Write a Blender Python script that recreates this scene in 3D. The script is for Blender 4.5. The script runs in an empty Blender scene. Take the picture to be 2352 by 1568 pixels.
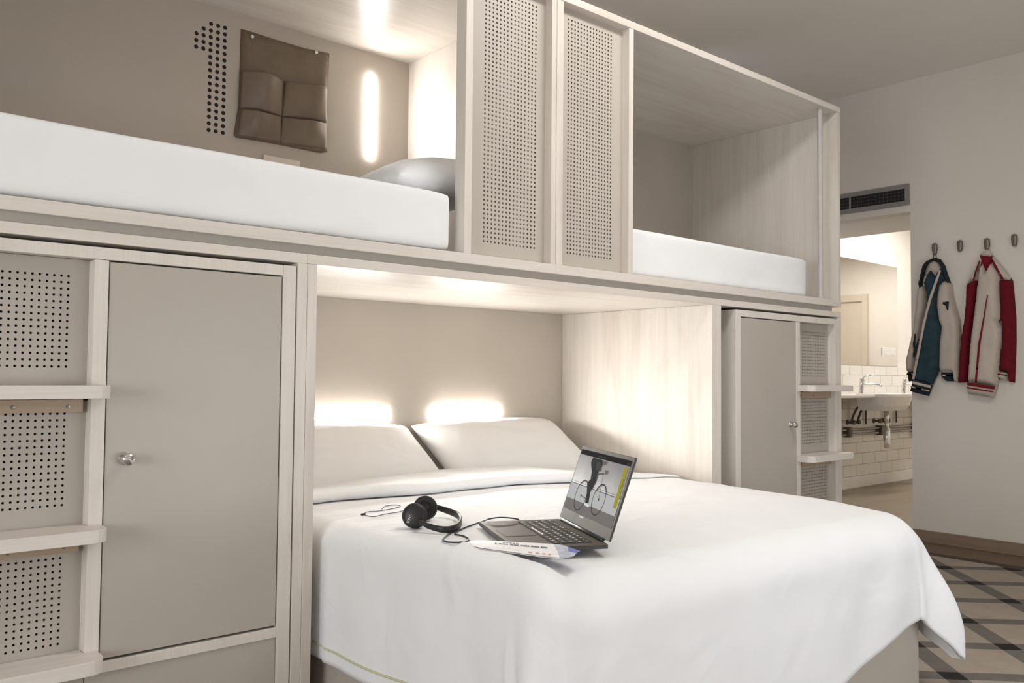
import bpy, bmesh, math, random
from mathutils import Vector, Matrix, noise
from mathutils.geometry import delaunay_2d_cdt
random.seed(4)
S = bpy.context.scene
C = S.collection
# ------------------------------------------------------------------ camera
F = 1992.6; YAW, PIT, ROL = math.radians(48.9705), math.radians(2.2704), math.radians(.5242)
CAM = Vector((0, -2.2, 1.04))
fw = Vector((math.cos(YAW)*math.cos(PIT), math.sin(YAW)*math.cos(PIT), math.sin(PIT)))
r0 = Vector((math.sin(YAW), -math.cos(YAW), 0)); u0 = r0.cross(fw)
RT = r0*math.cos(ROL) + u0*math.sin(ROL); UP = -r0*math.sin(ROL) + u0*math.cos(ROL)
cd = bpy.data.cameras.new('camera'); cam = bpy.data.objects.new('camera', cd); C.objects.link(cam)
cd.sensor_width = 36; cd.lens = 36*F/2352; cd.clip_start = .05; cd.clip_end = 60
m = Matrix((RT, UP, -fw)).transposed().to_4x4(); m.translation = CAM
cam.matrix_world = m; S.camera = cam
def ray(x, y): return fw + RT*((x-1176)/F) - UP*((y-784)/F)
def aX(x, y, X): d = ray(x, y); return CAM + d*((X-CAM.x)/d.x)
def aY(x, y, Y): d = ray(x, y); return CAM + d*((Y-CAM.y)/d.y)
def aZ(x, y, Z): d = ray(x, y); return CAM + d*((Z-CAM.z)/d.z)
# ------------------------------------------------------------------ node helpers / materials
class NT:
    def __init__(s, name):
        s.m = bpy.data.materials.new(name); s.m.use_nodes = True
        s.t = s.m.node_tree; s.b = s.t.nodes['Principled BSDF']; s.out = s.t.nodes['Material Output']
    def n(s, typ, **kw):
        nd = s.t.nodes.new(typ)
        for k, v in kw.items(): setattr(nd, k, v)
        return nd
    def l(s, a, b): s.t.links.new(a, b)
    def math(s, op, a, b=None):
        nd = s.n('ShaderNodeMath', operation=op)
        for i, v in enumerate((a, b)):
            if v is None: continue
            if isinstance(v, (int, float)): nd.inputs[i].default_value = v
            else: s.l(v, nd.inputs[i])
        return nd.outputs[0]
    def coord(s, scale=(1, 1, 1), kind='Object'):
        tc = s.n('ShaderNodeTexCoord'); mp = s.n('ShaderNodeMapping'); mp.inputs['Scale'].default_value = scale
        s.l(tc.outputs[kind], mp.inputs['Vector']); return mp.outputs[0]
    def noise(s, vec, scale, detail=3, rough=.5, dist=0):
        nd = s.n('ShaderNodeTexNoise'); nd.inputs['Scale'].default_value = scale; nd.inputs['Detail'].default_value = detail
        nd.inputs['Roughness'].default_value = rough; nd.inputs['Distortion'].default_value = dist
        s.l(vec, nd.inputs['Vector']); return nd.outputs['Fac']
    def ramp(s, fac, stops):
        nd = s.n('ShaderNodeValToRGB'); e = nd.color_ramp.elements
        while len(e) < len(stops): e.new(.5)
        for i, (p, c) in enumerate(stops): e[i].position = p; e[i].color = (*c, 1)
        s.l(fac, nd.inputs[0]); return nd.outputs[0]
    def mix(s, fac, a, b, mode='MIX'):
        nd = s.n('ShaderNodeMix', data_type='RGBA', blend_type=mode)
        for i, v in ((0, fac), (6, a), (7, b)):
            if isinstance(v, (int, float)): nd.inputs[i].default_value = v
            elif isinstance(v, tuple): nd.inputs[i].default_value = (*v, 1)
            else: s.l(v, nd.inputs[i])
        return nd.outputs[2]
    def bump(s, h, strength, dist=.002):
        nd = s.n('ShaderNodeBump'); nd.inputs['Strength'].default_value = strength; nd.inputs['Distance'].default_value = dist
        s.l(h, nd.inputs['Height']); s.l(nd.outputs[0], s.b.inputs['Normal'])
def plain(name, col, rough=.5, var=.05, scale=6, metal=0, bump=0, bscale=300, spec=.5):
    k = NT(name); f = k.noise(k.coord(), scale, 3)
    lo = tuple(c*(1-var) for c in col); hi = tuple(min(1, c*(1+var)) for c in col)
    k.l(k.ramp(f, [(.3, lo), (.7, hi)]), k.b.inputs['Base Color'])
    k.b.inputs['Roughness'].default_value = rough; k.b.inputs['Metallic'].default_value = metal
    k.b.inputs['Specular IOR Level'].default_value = spec
    if bump: k.bump(k.noise(k.coord(), bscale, 2), bump, .001)
    return k.m
def wood(name, axis, light=(.74, .69, .63), dark=(.63, .57, .505), fleck=.45, rough=.42):
    k = NT(name)
    sc = [26, 26, 26]; sc[axis] = 1.3
    sb = [5, 5, 5]; sb[axis] = .9
    sf = [160, 160, 160]; sf[axis] = 5
    a = k.noise(k.coord(tuple(sc)), 1, 5, .6, .6); b = k.noise(k.coord(tuple(sb)), 1, 4, .55, 1.2); c = k.noise(k.coord(tuple(sf)), 1, 2)
    base = k.ramp(a, [(.28, tuple(x*.38+y*.62 for x, y in zip(dark, light))), (.62, light)])
    pat = k.ramp(b, [(.48, (1, 1, 1)), (.75, tuple(d/l for d, l in zip(dark, light)))])
    col = k.mix(fleck, base, k.mix(1., base, pat, 'MULTIPLY'))
    fine = k.ramp(c, [(.3, (.93, .925, .92)), (.6, (1, 1, 1))])
    col = k.mix(.7, col, k.mix(1., col, fine, 'MULTIPLY'))
    k.l(col, k.b.inputs['Base Color']); k.b.inputs['Roughness'].default_value = rough
    k.bump(c, .12, .0006)
    return k.m
def cloth(name, col):
    k = NT(name); f = k.noise(k.coord(), 5, 3)
    k.l(k.ramp(f, [(.3, tuple(c*.985 for c in col)), (.7, tuple(min(1, c*1.015) for c in col))]), k.b.inputs['Base Color'])
    k.b.inputs['Roughness'].default_value = .85; k.b.inputs['Specular IOR Level'].default_value = .2
    a = k.noise(k.coord((2.2, 5.0, 3)), 1.6, 2, .45, 1.0); b = k.noise(k.coord(), 900, 2)
    h = k.math('ADD', k.math('MULTIPLY', a, 1.0), k.math('MULTIPLY', b, .012)); k.bump(h, .40, .022)
    return k.m
def emit(name, col, st):
    k = NT(name); k.b.inputs['Base Color'].default_value = (*col, 1)
    k.b.inputs['Emission Color'].default_value = (*col, 1); k.b.inputs['Emission Strength'].default_value = st
    return k.m
def perforated(name, col, x0, z0, px, pz, nx, nz, r):
    k = NT(name); tc = k.n('ShaderNodeTexCoord'); sp = k.n('ShaderNodeSeparateXYZ'); k.l(tc.outputs['Object'], sp.inputs[0])
    def axis(o, c0, p, n):
        g = k.math('DIVIDE', k.math('SUBTRACT', o, c0), p)
        d = k.math('MULTIPLY', k.math('SUBTRACT', g, k.math('ROUND', g)), p)
        ins = k.math('MULTIPLY', k.math('GREATER_THAN', g, -.5), k.math('LESS_THAN', g, n-.5))
        return k.math('MULTIPLY', d, d), ins
    dx, ix = axis(sp.outputs[0], x0, px, nx); dz, iz = axis(sp.outputs[2], z0, pz, nz)
    hole = k.math('MULTIPLY', k.math('MULTIPLY', ix, iz), k.math('LESS_THAN', k.math('ADD', dx, dz), r*r))
    f = k.noise(k.coord(), 4, 2)
    k.l(k.ramp(f, [(.3, tuple(c*.97 for c in col)), (.7, tuple(c*1.03 for c in col))]), k.b.inputs['Base Color'])
    k.b.inputs['Roughness'].default_value = .45
    tr = k.n('ShaderNodeBsdfTransparent'); ms = k.n('ShaderNodeMixShader')
    k.l(hole, ms.inputs[0]); k.l(k.b.outputs[0], ms.inputs[1]); k.l(tr.outputs[0], ms.inputs[2]); k.l(ms.outputs[0], k.out.inputs[0])
    return k.m
GRE = (.455, .412, .362)
M = {}
M['woodX'] = wood('limed_wood_along_x', 0); M['woodY'] = wood('limed_wood_along_y', 1); M['woodZ'] = wood('limed_wood_along_z', 2)
M['panelZ'] = wood('limed_laminate_upright', 2, fleck=.55, rough=.5, dark=(.57, .50, .43)); M['panelX'] = wood('limed_laminate_lengthwise', 0, fleck=.55, rough=.3, dark=(.57, .50, .43))
M['greige'] = plain('greige_lacquer', GRE, .36, .03, 3)
M['greige_strip'] = plain('greige_recess', (.42, .385, .345), .5, .03, 3)
M['backpanel'] = plain('greige_back_panel', (.49, .44, .38), .5, .03, 3)
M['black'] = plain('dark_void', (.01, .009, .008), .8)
M['batten'] = wood('raw_batten', 0, (.42, .32, .22), (.3, .22, .15))
M['screw'] = plain('screw_steel', (.25, .24, .22), .35, metal=1)
M['chrome'] = plain('chrome', (.72, .72, .72), .12, .02, metal=1)
M['steel'] = plain('brushed_pipe', (.30, .29, .27), .3, .08, 20, metal=1)
M['sheet'] = cloth('white_cotton', (.86, .87, .88))
M['sheet2'] = cloth('white_percale', (.87, .87, .86))
M['piping'] = plain('lime_piping', (.62, .62, .40), .8)
M['felt'] = plain('brown_felt', (.155, .113, .076), .42, .12, 12, bump=.15, bscale=500)
M['pin'] = plain('white_pin', (.85, .83, .8), .3)
M['led'] = emit('led_tube', (1, .97, .93), 310)
M['ledv'] = emit('led_tube_bunk', (1, .955, .90), 150)
M['wall'] = plain('painted_wall', (.74, .69, .63), .8, .02, 2, bump=.08, bscale=120)
M['ceil'] = plain('painted_ceiling', (.85, .81, .76), .8, .015, 2)
M['base'] = wood('brown_skirting', 1, (.30, .225, .16), (.18, .13, .09), rough=.5)
M['vent'] = plain('grey_grille', (.25, .235, .22), .45)
M['darkgrey'] = plain('dark_grille_bars', (.06, .06, .06), .4)
M['hook'] = plain('pewter_hook', (.19, .17, .145), .4, .1, 30, metal=.6)
M['pole'] = plain('grey_pole', (.50, .475, .45), .35)
M['blackp'] = plain('black_plastic', (.013, .012, .013), .45)
M['blackpad'] = plain('black_leatherette', (.010, .010, .011), .62)
M['cord'] = plain('black_cord', (.03, .03, .045), .5)
M['lap'] = plain('graphite_metal', (.11, .098, .083), .55, .03, 8, spec=.25)
M['lapdark'] = plain('graphite_edge', (.035, .033, .034), .4)
M['key'] = plain('dark_key', (.03, .027, .025), .5)
M['glyph'] = plain('white_print', (.85, .82, .76), .6)
M['paper'] = plain('white_paper', (.86, .86, .86), .55)
M['ink'] = plain('dark_print', (.12, .12, .18), .6); M['blue'] = plain('blue_print', (.13, .17, .48), .5, .2, 60); M['pale'] = plain('pale_blue_print', (.5, .54, .66), .5, .2, 60)
M['goldp'] = plain('gold_print', (.45, .36, .18), .5); M['redp'] = plain('red_print', (.6, .25, .25), .5)
M['white_card'] = plain('white_card', (.80, .72, .62), .5)
M['teal'] = plain('teal_wool', (.026, .052, .066), .9, .15, 25, bump=.2, bscale=400, spec=.2)
M['navy'] = plain('dark_rib_knit', (.022, .028, .032), .9, .2, 40, spec=.2)
M['cream'] = plain('cream_leather', (.50, .43, .365), .65, .06, 15)
M['creamw'] = plain('cream_wool', (.55, .48, .41), .85, .05, 15, bump=.15, bscale=400)
M['red'] = plain('dark_red_wool', (.135, .006, .014), .85, .12, 25, bump=.2, bscale=400, spec=.2)
M['redrib'] = plain('red_rib_knit', (.19, .010, .018), .85, .12, 40, spec=.2)
M['ceramic'] = plain('white_ceramic', (.82, .80, .76), .15, .02)
M['bathwall'] = plain('bath_paint', (.82, .78, .72), .7, .02)
M['mirror'] = plain('mirror_glass', (.86, .84, .80), .03, .005, metal=1)
M['plate'] = plain('white_plate', (.80, .78, .74), .4)
M['hose'] = plain('dark_hose', (.10, .085, .07), .5)
# tiles of the washroom wall
def tiles():
    k = NT('white_metro_tiles'); v = k.coord()
    br = k.n('ShaderNodeTexBrick'); mp = k.n('ShaderNodeCombineXYZ'); sp = k.n('ShaderNodeSeparateXYZ'); k.l(v, sp.inputs[0])
    k.l(sp.outputs[0], mp.inputs[0]); k.l(sp.outputs[2], mp.inputs[1]); k.l(mp.outputs[0], br.inputs['Vector'])
    br.inputs['Scale'].default_value = 1; br.inputs['Brick Width'].default_value = .25; br.inputs['Row Height'].default_value = .108
    br.inputs['Mortar Size'].default_value = .004; br.inputs['Mortar Smooth'].default_value = .6; br.offset = .5
    br.inputs['Color1'].default_value = (.82, .79, .74, 1); br.inputs['Color2'].default_value = (.79, .75, .70, 1); br.inputs['Mortar'].default_value = (.48, .42, .34, 1)
    k.l(br.outputs['Color'], k.b.inputs['Base Color']); k.b.inputs['Roughness'].default_value = .2
    inv = k.math('SUBTRACT', 1, br.outputs['Fac']); k.bump(inv, .5, .004)
    return k.m
M['tiles'] = tiles()
def plaid():
    k = NT('plaid_floor_tiles'); tc = k.n('ShaderNodeTexCoord'); sp = k.n('ShaderNodeSeparateXYZ'); k.l(tc.outputs['Object'], sp.inputs[0])
    x, y = sp.outputs[0], sp.outputs[1]; q = 1/math.sqrt(2); P = .3635
    u = k.math('MULTIPLY', k.math('SUBTRACT', x, y), q); v = k.math('MULTIPLY', k.math('ADD', x, y), q)
    def stripe(w, c0, hw):
        g = k.math('DIVIDE', k.math('SUBTRACT', w, c0), P)
        d = k.math('ABSOLUTE', k.math('SUBTRACT', g, k.math('ROUND', g)))
        return k.math('LESS_THAN', d, hw/P)
    su = stripe(u, 2.898, .039); sv = stripe(v, 1.643, .040)
    inner = k.math('LESS_THAN', x, 5.29)
    band = k.math('MULTIPLY', k.math('GREATER_THAN', x, 5.29), k.math('LESS_THAN', x, 5.375))
    tot = k.math('ADD', su, sv)
    nz = k.noise(k.coord(), 7, 4, .6)
    cream = k.ramp(nz, [(.3, (.34, .29, .235)), (.7, (.405, .35, .29))]); grey = k.ramp(nz, [(.3, (.14, .129, .116)), (.7, (.18, .167, .15))])
    dark = (.022, .019, .018)
    col = k.mix(k.math('GREATER_THAN', tot, .5), cream, grey); col = k.mix(k.math('GREATER_THAN', tot, 1.5), col, dark)
    brown = k.ramp(nz, [(.3, (.17, .125, .085)), (.7, (.21, .155, .11))])
    col = k.mix(inner, brown, col); col = k.mix(band, col, (.085, .065, .05))
    k.l(col, k.b.inputs['Base Color']); k.b.inputs['Roughness'].default_value = .7; k.b.inputs['Specular IOR Level'].default_value = .12
    return k.m
M['plaid'] = plaid()
M['bathfloor'] = wood('tan_floor', 0, (.30, .245, .18), (.23, .18, .13), rough=.5)
# ------------------------------------------------------------------ object helpers
ORG = {}
def tag(o, label=None, cat=None, group=None, kind=None):
    for k, v in (('label', label), ('category', cat), ('group', group), ('kind', kind)):
        if v: o[k] = v
    return o
def thing(name, label, cat, loc=(0, 0, 0), group=None):
    o = bpy.data.objects.new(name, None); C.objects.link(o); o.location = loc; o.empty_display_size = .05
    ORG[o.name] = Vector(loc); return tag(o, label, cat, group)
def obj(name, bm, mats, parent=None, base=None, bevel=0, smooth=False, sub=0, label=None):
    """bm in world coordinates -> one mesh object"""
    org = ORG[parent.name] if parent else Vector(base if base else (0, 0, 0))
    bmesh.ops.translate(bm, verts=bm.verts, vec=-org)
    me = bpy.data.meshes.new(name); bmesh.ops.recalc_face_normals(bm, faces=bm.faces); bm.to_mesh(me); bm.free()
    for mm in (mats if isinstance(mats, (list, tuple)) else [mats]): me.materials.append(mm)
    o = bpy.data.objects.new(name, me); C.objects.link(o)
    if parent: o.parent = parent
    else: o.location = org
    ORG[o.name] = org
    if smooth:
        for p in me.polygons: p.use_smooth = True
    if bevel:
        b = o.modifiers.new('bevel', 'BEVEL'); b.width = bevel; b.segments = 2; b.limit_method = 'ANGLE'; b.angle_limit = math.radians(40)
    if sub:
        b = o.modifiers.new('sub', 'SUBSURF'); b.levels = sub; b.render_levels = sub
    if label: o['label'] = label
    return o
def dup_tree(o, parent=None):
    c = o.copy(); C.objects.link(c); c.parent = parent; ORG[c.name] = ORG[o.name]
    for ch in list(o.children): dup_tree(ch, c)
    return c
def box(bm, x0, x1, y0, y1, z0, z1, mi=0):
    vs = [bm.verts.new((x, y, z)) for x in (x0, x1) for y in (y0, y1) for z in (z0, z1)]
    for f in ((0, 1, 3, 2), (4, 6, 7, 5), (0, 4, 5, 1), (2, 3, 7, 6), (0, 2, 6, 4), (1, 5, 7, 3)):
        bm.faces.new([vs[i] for i in f]).material_index = mi
    return bm
def boxes(*bs):
    bm = bmesh.new()
    for b in bs: box(bm, *b)
    return bm
def frame_of(ax):
    ax = Vector(ax).normalized(); h = Vector((0, 0, 1)) if abs(ax.z) < .9 else Vector((1, 0, 0))
    u = ax.cross(h).normalized(); return ax, u, ax.cross(u)
def lathe(bm, c, ax, prof, n=20, mi=0):
    c = Vector(c); a, u, v = frame_of(ax); rings = []
    for r, h in prof:
        rings.append([bm.verts.new(c + a*h + (u*math.cos(2*math.pi*i/n) + v*math.sin(2*math.pi*i/n))*max(r, 1e-5)) for i in range(n)])
    for p, q in zip(rings, rings[1:]):
        for i in range(n): bm.faces.new((p[i], p[(i+1) % n], q[(i+1) % n], q[i])).material_index = mi
    bm.faces.new(rings[0]).material_index = mi; bm.faces.new(rings[-1]).material_index = mi
    return bm
def spline(pts, n=8):
    P = [Vector(p) for p in pts]; P = [P[0]*2-P[1]] + P + [P[-1]*2-P[-2]]; out = []
    for i in range(1, len(P)-2):
        a, b, c, d = P[i-1:i+3]
        for k in range(n):
            t = k/n
            out.append(.5*((2*b) + (c-a)*t + (2*a-5*b+4*c-d)*t*t + (3*b-a-3*c+d)*t**3))
    out.append(P[-2]); return out
def tube(bm, pts, r, n=8, mi=0):
    prev = None; u = None
    for i, p in enumerate(pts):
        t = (pts[min(i+1, len(pts)-1)] - pts[max(i-1, 0)]).normalized()
        if u is None: _, u, _ = frame_of(t)
        u = (u - t*u.dot(t)).normalized(); v = t.cross(u)
        ring = [bm.verts.new(p + (u*math.cos(2*math.pi*k/n) + v*math.sin(2*math.pi*k/n))*r) for k in range(n)]
        if prev:
            for k in range(n): bm.faces.new((prev[k], prev[(k+1) % n], ring[(k+1) % n], ring[k])).material_index = mi
        else: bm.faces.new(ring)
        prev = ring
    bm.faces.new(prev); return bm
def rounded_prism(bm, pts, z0, z1, mi=0):
    lo = [bm.verts.new((x, y, z0)) for x, y in pts]; hi = [bm.verts.new((x, y, z1)) for x, y in pts]
    n = len(pts); bm.faces.new(lo).material_index = mi; bm.faces.new(hi).material_index = mi
    for i in range(n): bm.faces.new((lo[i], lo[(i+1) % n], hi[(i+1) % n], hi[i])).material_index = mi
    return bm
def puff(bm, poly, to3, depth, r, step, mi=0, wob=0, back=0.0, seed=0):
    """inflated cloth shape over a 2d outline; to3(u, v, h) places it in the room"""
    n = len(poly); P = [Vector(p) for p in poly]
    dense = []
    for i in range(n):
        a, b = P[i], P[(i+1) % n]; k = max(1, int((b-a).length/step))
        dense += [a.lerp(b, j/k) for j in range(k)]
    nb = len(dense)
    def inside(p):
        c = False
        for i in range(nb):
            a, b = dense[i], dense[(i+1) % nb]
            if (a.y > p.y) != (b.y > p.y) and p.x < (b.x-a.x)*(p.y-a.y)/(b.y-a.y)+a.x: c = not c
        return c
    def dist(p):
        d = 1e9
        for i in range(n):
            a, b = P[i], P[(i+1) % n]; ab = b-a; t = max(0, min(1, (p-a).dot(ab)/max(ab.length_squared, 1e-12)))
            d = min(d, (a+ab*t-p).length)
        return d
    xs = [p.x for p in P]; ys = [p.y for p in P]; pts = list(dense)
    x = min(xs)
    while x < max(xs):
        y = min(ys)
        while y < max(ys):
            q = Vector((x+random.uniform(-.1, .1)*step, y+random.uniform(-.1, .1)*step))
            if inside(q) and dist(q) > step*.45: pts.append(q)
            y += step
        x += step
    res = delaunay_2d_cdt(pts, [(i, (i+1) % nb) for i in range(nb)], [], 1, 1e-7)
    vs, fs = res[0], res[2]
    front, rear = [], []
    for p in vs:
        d = min(dist(p)/r, 1); h = depth*math.sqrt(max(0, 1-(1-d)**2))
        if wob: h += wob*d*(noise.noise(Vector((p.x*9+seed, p.y*2.6, seed)))+.4*noise.noise(Vector((p.x*22, p.y*7+seed, 3))))
        front.append(bm.verts.new(to3(p.x, p.y, h))); rear.append(bm.verts.new(to3(p.x, p.y, -back)))
    es = {}
    for f in fs:
        bm.faces.new([front[i] for i in f]).material_index = mi; bm.faces.new([rear[i] for i in reversed(f)]).material_index = mi
        for i in range(len(f)):
            e = (f[i], f[(i+1) % len(f)]); es[e] = 1
    for (a, b) in es:
        if (b, a) not in es: bm.faces.new((front[b], front[a], rear[a], rear[b])).material_index = mi
    return bm
def struct(name, bm, mat, bevel=0): return tag(obj(name, bm, mat, bevel=bevel), kind='structure')
# ------------------------------------------------------------------ the room
XW = 5.70; HC = 3.02
struct('floor', boxes((-2.6, XW+.02, -3.1, 1.5, -.06, 0)), M['plaid'])
struct('ceiling', boxes((-2.6, XW+.1, -3.1, 1.5, HC, HC+.08)), M['ceil'])
bm = boxes((XW, XW+.12, -3.1, .365, 0, HC), (XW, XW+.12, .365, 1.5, 2.145, HC))
struct('wall_right', bm, M['wall'])
struct('wall_left', boxes((-2.7, -2.6, -3.1, -2.5, 0, HC), (-2.7, -2.6, -.7, 1.5, 0, HC), (-2.7, -2.6, -2.5, -.7, 0, .6), (-2.7, -2.6, -2.5, -.7, 1.8, HC)), M['wall'])
struct('window_2', boxes((-2.68, -2.61, -2.5, -2.45, .6, 1.8), (-2.68, -2.61, -.75, -.7, .6, 1.8), (-2.68, -2.61, -2.45, -.75, .6, .65), (-2.68, -2.61, -2.45, -.75, 1.75, 1.8), (-2.68, -2.61, -1.62, -1.58, .65, 1.75)), M['plate'])
struct('wall_back', boxes((-2.6, 4.16, .935, 1.03, 0, HC)), M['wall'])
struct('wall_rear', boxes((4.06, XW, 1.42, 1.52, 0, HC)), M['wall'])
WX0, WX1, WZ0, WZ1 = 1.2, 3.8, .35, 1.05
bm = boxes((-2.6, WX0, -3.2, -3.1, 0, HC), (WX1, XW, -3.2, -3.1, 0, HC), (WX0, WX1, -3.2, -3.1, 0, WZ0), (WX0, WX1, -3.2, -3.1, WZ1, HC))
struct('wall_front', bm, M['wall'])
bm = boxes((WX0, WX0+.06, -3.18, -3.11, WZ0, WZ1), (WX1-.06, WX1, -3.18, -3.11, WZ0, WZ1), (WX0, WX1, -3.18, -3.11, WZ0, WZ0+.06), (WX0, WX1, -3.18, -3.11, WZ1-.06, WZ1), ((WX0+WX1)/2-.03, (WX0+WX1)/2+.03, -3.18, -3.11, WZ0, WZ1))
struct('fill_window', bm, M['plate'])  # unseen window, added low in the wall to frame the front fill light
struct('baseboard_right', boxes((XW-.018, XW, -3.1, .365, 0, .075)), M['base'], .003)
# the washroom beyond the opening
BX, BY = 11.6, 1.95
struct('trim_1', boxes((XW+.12, 6.42, -.7, BY, 2.145, 2.78)), M['bathwall'])
struct('wall_washroom', boxes((XW+.12, BX, BY, BY+.1, 1.17, 2.78)), M['bathwall'])
struct('wall_tiled', boxes((XW+.12, BX, BY-.012, BY+.1, 0, 1.17)), M['tiles'])
struct('trim_2', boxes((XW+.12, BX, BY-.022, BY-.012, 0, .10)), M['ceramic'], .003)
struct('wall_end', boxes((BX, BX+.1, -.8, BY+.1, 0, 2.78)), M['bathwall'])
struct('wall_washroom_front', boxes((XW+.12, BX, -.8, -.7, 0, 2.78)), M['bathwall'])
struct('floor_washroom', boxes((XW+.02, BX+.1, -.8, BY+.1, -.06, 0)), M['bathfloor'])
struct('ceiling_washroom', boxes((XW+.12, BX+.1, -.8, BY+.1, 2.78, 2.86)), M['bathwall'])
M['doorp'] = plain('cream_door', (.66, .59, .49), .5, .02)
bm = boxes((BX-.05, BX, -.62, -.54, 0, 2.22), (BX-.05, BX, .20, .28, 0, 2.22), (BX-.05, BX, -.54, .20, 2.12, 2.22), (BX-.02, BX, -.54, .20, .02, 2.12), (BX-.035, BX-.02, -.16, -.13, .02, 2.12))
struct('door_1', bm, M['doorp'], .004)
# ------------------------------------------------------------------ bunk structure: two alcove-and-carcass modules below, two sleeping pods above
ZB0, ZB1 = 1.348, 1.3755   # lower top board
XL0, XL1, XA0, XA1, XR1 = .115, 1.155, 1.155, 3.065, 4.107
D0, D1 = 0.0, .90          # front and back planes
def carcass(name, x0, x1, label):
    t = thing(name, label, 'cabinet carcass', ((x0+x1)/2, .45, 0), 'carcasses under the bunks')
    obj('side_panel', boxes((x0, x0+.03, D0, D1, 0, ZB0)), M['woodZ'], t, bevel=.0012)
    obj('side_panel', boxes((x1-.03, x1, D0, D1, 0, ZB0)), M['woodZ'], t, bevel=.0012)
    obj('top_board', boxes((x0, x1, D0, D1, ZB0+.0005, ZB1)), M['woodX'], t, bevel=.0012)
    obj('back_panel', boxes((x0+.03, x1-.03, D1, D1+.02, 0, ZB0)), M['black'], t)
    return t
carcass('cabinet_carcass', XL0, XL1-.0008, 'pale limed wood carcass around the locker left of the bed')
carcass('cabinet_carcass', XA1+.0008, XR1, 'pale limed wood carcass around the locker right of the bed')
t = thing('bed_alcove', 'lit bed alcove of pale wood boards around the double bed', 'bed alcove', ((XA0+XA1)/2, .45, 0))
obj('side_panel', boxes((XA0, XA0+.03, D0, D1, 0, ZB0)), M['panelZ'], t, bevel=.0012)
obj('side_panel', boxes((XA1-.035, XA1, D0, D1, 0, ZB0)), M['panelZ'], t, bevel=.0012)
obj('top_board', boxes((XA0, XA1, D0, D1, ZB0+.0005, ZB1)), M['panelX'], t, bevel=.0012)
obj('back_panel', boxes((XA0+.03, XA1-.035, D1, D1+.02, 0, ZB0)), M['backpanel'], t, label='plain greige panel at the head of the bed')
# pods
ZP0, ZP1, ZR0, ZR1 = 1.401, 1.434, 2.388, 2.416
HXP, HZP = .01635, .01535
def pod(x0, x1, sx0, sx1, label, right):
    t = thing('sleeping_pod', label, 'bunk', ((x0+x1)/2, .45, ZB1+.0006), 'sleeping pods on the upper level')
    obj('plinth', boxes((x0, x1-(.06 if right else 0), .016, D1, ZB1+.0006, ZP0)), M['greige_strip'], t)
    obj('bed_board', boxes((x0, x1, D0-.002, D1, ZP0, ZP1)), M['woodX'], t, bevel=.0012)
    obj('roof', boxes((x0, x1, D0-.002, D1+.02, ZR0, ZR1)), M['panelX'], t, bevel=.0012)
    bp = obj('back_panel', boxes((x0, x1, D1, D1+.02, ZP1, ZR0)), M['backpanel'], t)
    ex = .027
    if not right:
        obj('side_panel', boxes((x0, x0+ex, D0, D1, ZP1, ZR0)), M['panelZ'], t, bevel=.0012)
        obj('side_panel', boxes((x1-.0235, x1-.0005, D0, D1, ZP1, ZR0)), M['panelZ'], t, bevel=.0012)
        obj('post', boxes((sx0-.029, sx0, D0, .052, ZP1, ZR0)), M['woodZ'], t, bevel=.0012)
    else:
        obj('side_panel', boxes((x0+.0005, x0+.033, D0, D1, ZP1, ZR0)), M['panelZ'], t, bevel=.0012)
        obj('side_panel', boxes((x1-ex, x1, D0, D1, ZP1, ZR0)), M['panelZ'], t, bevel=.0012)
        obj('post', boxes((sx1, sx1+.026, D0, .038, ZP1, ZR0)), M['woodZ'], t, bevel=.0012)
    pm = perforated('perforated_screen', (.50, .455, .40), (sx0+.081 if not right else sx0+.061)-(x0+x1)/2, 1.489-(ZB1+.0006), HXP, HZP, 15, 57, .0036)
    obj('perforated_screen', boxes((sx0, sx1, .036, .044, ZP1, ZR0)), pm, t, label='greige screen drilled with rows of small holes')
    if right:
        obj('pole', lathe(bmesh.new(), (3.955, .025, ZP1), (0, 0, 1), [(.016, 0), (.016, .006), (.0125, .008), (.0125, ZR0-ZP1)]), M['pole'], t, smooth=False, label='slim grey upright pole')
    return t, bp
podL, bpL = pod(XL0, 2.114, 1.735, 2.0905, 'left sleeping pod with a lit dotted numeral and pocket organiser', False)
podR, bpR = pod(2.1145, XR1, 2.147, 2.501, 'right sleeping pod, dim inside, with a grey upright pole', True)
# dotted numeral 1 drilled in the back panel
bm = bmesh.new(); CX, CZ = .0266, .0246
for c in range(5):
    rows = range(2, 5) if c == 0 else range(1, 5) if c == 1 else range(17)
    for r in rows:
        lathe(bm, (1.165+CX*c, .9, 2.321-CZ*r), (0, -1, 0), [(.0076, -.002), (.0076, .0004)], 14)
obj('numeral', bm, M['black'], bpL, label='numeral 1 made of dark round dots')
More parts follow.
